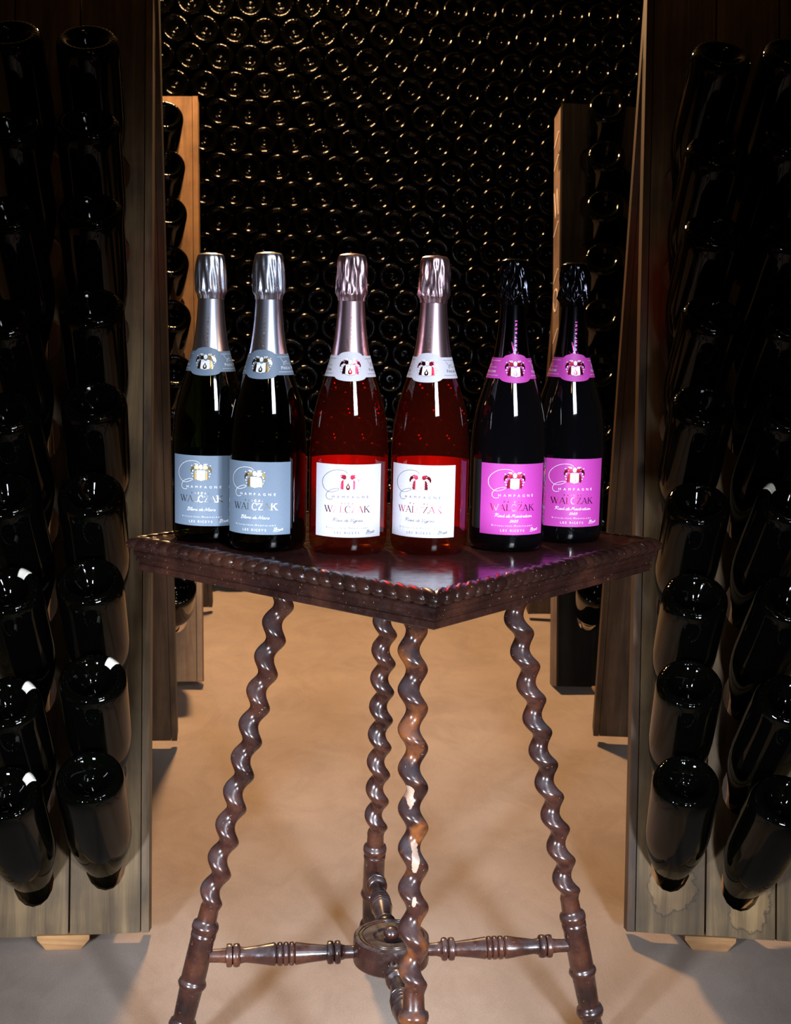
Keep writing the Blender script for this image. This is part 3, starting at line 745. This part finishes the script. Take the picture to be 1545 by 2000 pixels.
for side, Ff, Af, Fr, Ar, yaw, cols, label, mats, stain, short in racks:
    far = short.startswith('far')
    root, P, placed = rack(side, Ff, Af, Fr, Ar, yaw, cols, label, mats, stain=stain, elev=30 if far else 53.5, deep=.095 if short == 'far right rack' else None, pw=.142 if short == 'far right rack' else .0945, stile_w=.0125 if far and side == 'left' else (.018 if far else .0105), npl=4)
    for c in range(len(cols)):
        pl = sorted([q for q in placed if q[0] == c], key=lambda q: q[3])
        for i, (_, B, nb, u) in enumerate(pl):
            o = link('wine_bottle', RACK_ME)
            zax = -nb; xax = zax.cross(Vector((0, 0, 1))).normalized(); yax = zax.cross(xax)
            # local -Y (angle 0) should look up: pick yax pointing down in view
            if yax.z > 0: xax, yax = -xax, -yax
            o.matrix_world = Matrix(((xax.x, yax.x, zax.x, B.x), (xax.y, yax.y, zax.y, B.y), (xax.z, yax.z, zax.z, B.z), (0, 0, 0, 1)))
            colname = '' if len(cols) == 1 else (' aisle column' if c == 0 else ' outer column')
            mk = (short, c, i) in mark_spots
            tag(o, 'dark bottle' + (' with white mark' if mk else '') + ' in ' + short + ',' + colname + (', ' if colname else ' ') + ORD[i], 'bottle', 'bottles in the ' + short)
            if mk:
                sgn = 1 if xax.x > 0 else -1
                paint_mark(o, mark_spots[(short, c, i)] * sgn)
    if short == 'far right rack':       # chalk strokes on the aisle side of the stile
        m = MB(); chalk = plain('faded_chalk', (.62, .50, .44), .8)
        def st(pts, w=.0035):
            n = len(pts)
            for p, q in zip(pts, pts[1:]):
                dx, dz = q[0] - p[0], q[1] - p[1]; l_ = math.hypot(dx, dz); ox, oz = -dz / l_ * w / 2, dx / l_ * w / 2
                m.box((0, 0, 0), (0, 0, 0)) if False else None
                pts8 = []
                for s_ in (-.0004, -.0018):
                    pts8 += [(s_, p[0] + ox, p[1] + oz), (s_, q[0] + ox, q[1] + oz), (s_, q[0] - ox, q[1] - oz), (s_, p[0] - ox, p[1] - oz)]
                m.add(pts8, [(0, 1, 2, 3), (7, 6, 5, 4), (0, 4, 5, 1), (1, 5, 6, 2), (2, 6, 7, 3), (3, 7, 4, 0)])
        Lp = P.L
        for z0 in (Lp - .07, Lp - .13, Lp - .30, Lp - .42, Lp - .57): st([(-.085, z0 - .012), (-.035, z0 + .012)])
        st([(-.085, Lp - .20), (-.065, Lp - .27), (-.050, Lp - .20), (-.035, Lp - .27)])
        st([(-.06 + .024 * cos(k * pi / 5), Lp - .48 + .028 * sin(k * pi / 5)) for k in range(11)])
        st([(-.085, Lp - .64), (-.035, Lp - .66)])
        o = m.build('chalk_mark', chalk, root, smooth=False); o.matrix_local = Matrix.Translation((-Ff[0], -Ff[1], 0)) @ P.M()

# ------------------------------------------------------------------ the stacked wall of bottles at the back
YAW = radians(4.5); WY = 4.085; D = .0865; DZ = .0775; SC = D / 2 / .0440
STACK_ME = cellar_bottle('stacked_bottle', STACKG, 72, 24, SC)
P0 = at_y(517, 60, WY)
dirx = Vector((cos(YAW), sin(YAW), 0)); axis = Vector((-sin(YAW), cos(YAW), 0))
rotm = Matrix(((dirx.x, 0, axis.x), (dirx.y, 0, axis.y), (0, 1, 0))).to_4x4()
rotm = Matrix(((dirx.x, 0, axis.x, 0), (dirx.y, 0, axis.y, 0), (0, -1, 0, 0), (0, 0, 0, 1)))
RN = ['top', 'second', 'third', 'fourth', 'fifth', 'sixth', 'seventh', 'eighth', 'ninth', 'tenth', 'eleventh', 'twelfth', 'thirteenth', 'fourteenth', 'fifteenth', 'sixteenth', 'seventeenth', 'eighteenth', 'nineteenth', 'twentieth']
def seen(x, y):
    lo = 312 if y < 175 else 388
    hi = 1265 - (y - 50) * .09 if y < 190 else 1104 - max(0, y - 350) * .09
    if not (lo < x < hi) or y < -22 or y > 880: return False
    for cx, top in ((410, 500), (523, 496), (687, 496), (849, 498), (1005, 510), (1123, 514)):
        hw = 18 if y < 660 else (18 + (y - 660) * .24 if y < 860 else 60)
        if y > top and abs(x - cx) < hw: return False
    return True
rest = []
rows = {}
k0 = -4
for k in range(-5, 22):
    z = P0.z - (k - 1) * DZ
    if z < .045: break
    for j in range(-18, 24):
        off = (j - (.5 if k % 2 == 0 else 0)) * D
        B = P0 + dirx * off; B.z = z
        if abs(B.x) > 1.55: continue
        x, y = to_px(B)
        (rows.setdefault(k, []) if seen(x, y) else rest).append((x, B) if seen(x, y) else B)
count = 0
for ri, k in enumerate(sorted(rows)):
    for ci, (x, B) in enumerate(sorted(rows[k], key=lambda q: q[0])):
        o = link('wine_bottle', STACK_ME)
        jx = random.uniform(-.0012, .0012)
        o.matrix_world = Matrix.Translation(B + axis * random.uniform(-.002, .004) + dirx * 0) @ rotm @ Matrix.Rotation(random.uniform(-.2, .2), 4, 'Z')
        tag(o, 'dark bottle base in the back wall stack, %s visible row, %s from left' % (RN[ri], 'first' if ci == 0 else RN[ci]), 'bottle', 'stacked bottles filling the back wall')
        count += 1
m = MB(); n = 20
prof = [(.0006, .024), (.012, .024), (.024, .008), (.032, .0006), (.0345, 0), (.040, .0035), (.0434, .013), (.0437, .025), (.0437, .12), (.030, .197), (.015, .283), (.015, .30)]
for B in rest:
    R = []
    for r, z in prof:
        R.append([B + dirx * (r * SC * cos(2 * pi * i / n)) + Vector((0, 0, r * SC * sin(2 * pi * i / n))) + axis * (z * SC) for i in range(n)])
    m.rings(R)
o = m.build('stacked_bottles', STACKG)
tag(o, 'rest of the dark stacked bottles low down and to the sides of the back wall', 'bottles', kind='stuff')
print('individual stacked bottles', count, 'rest', len(rest))
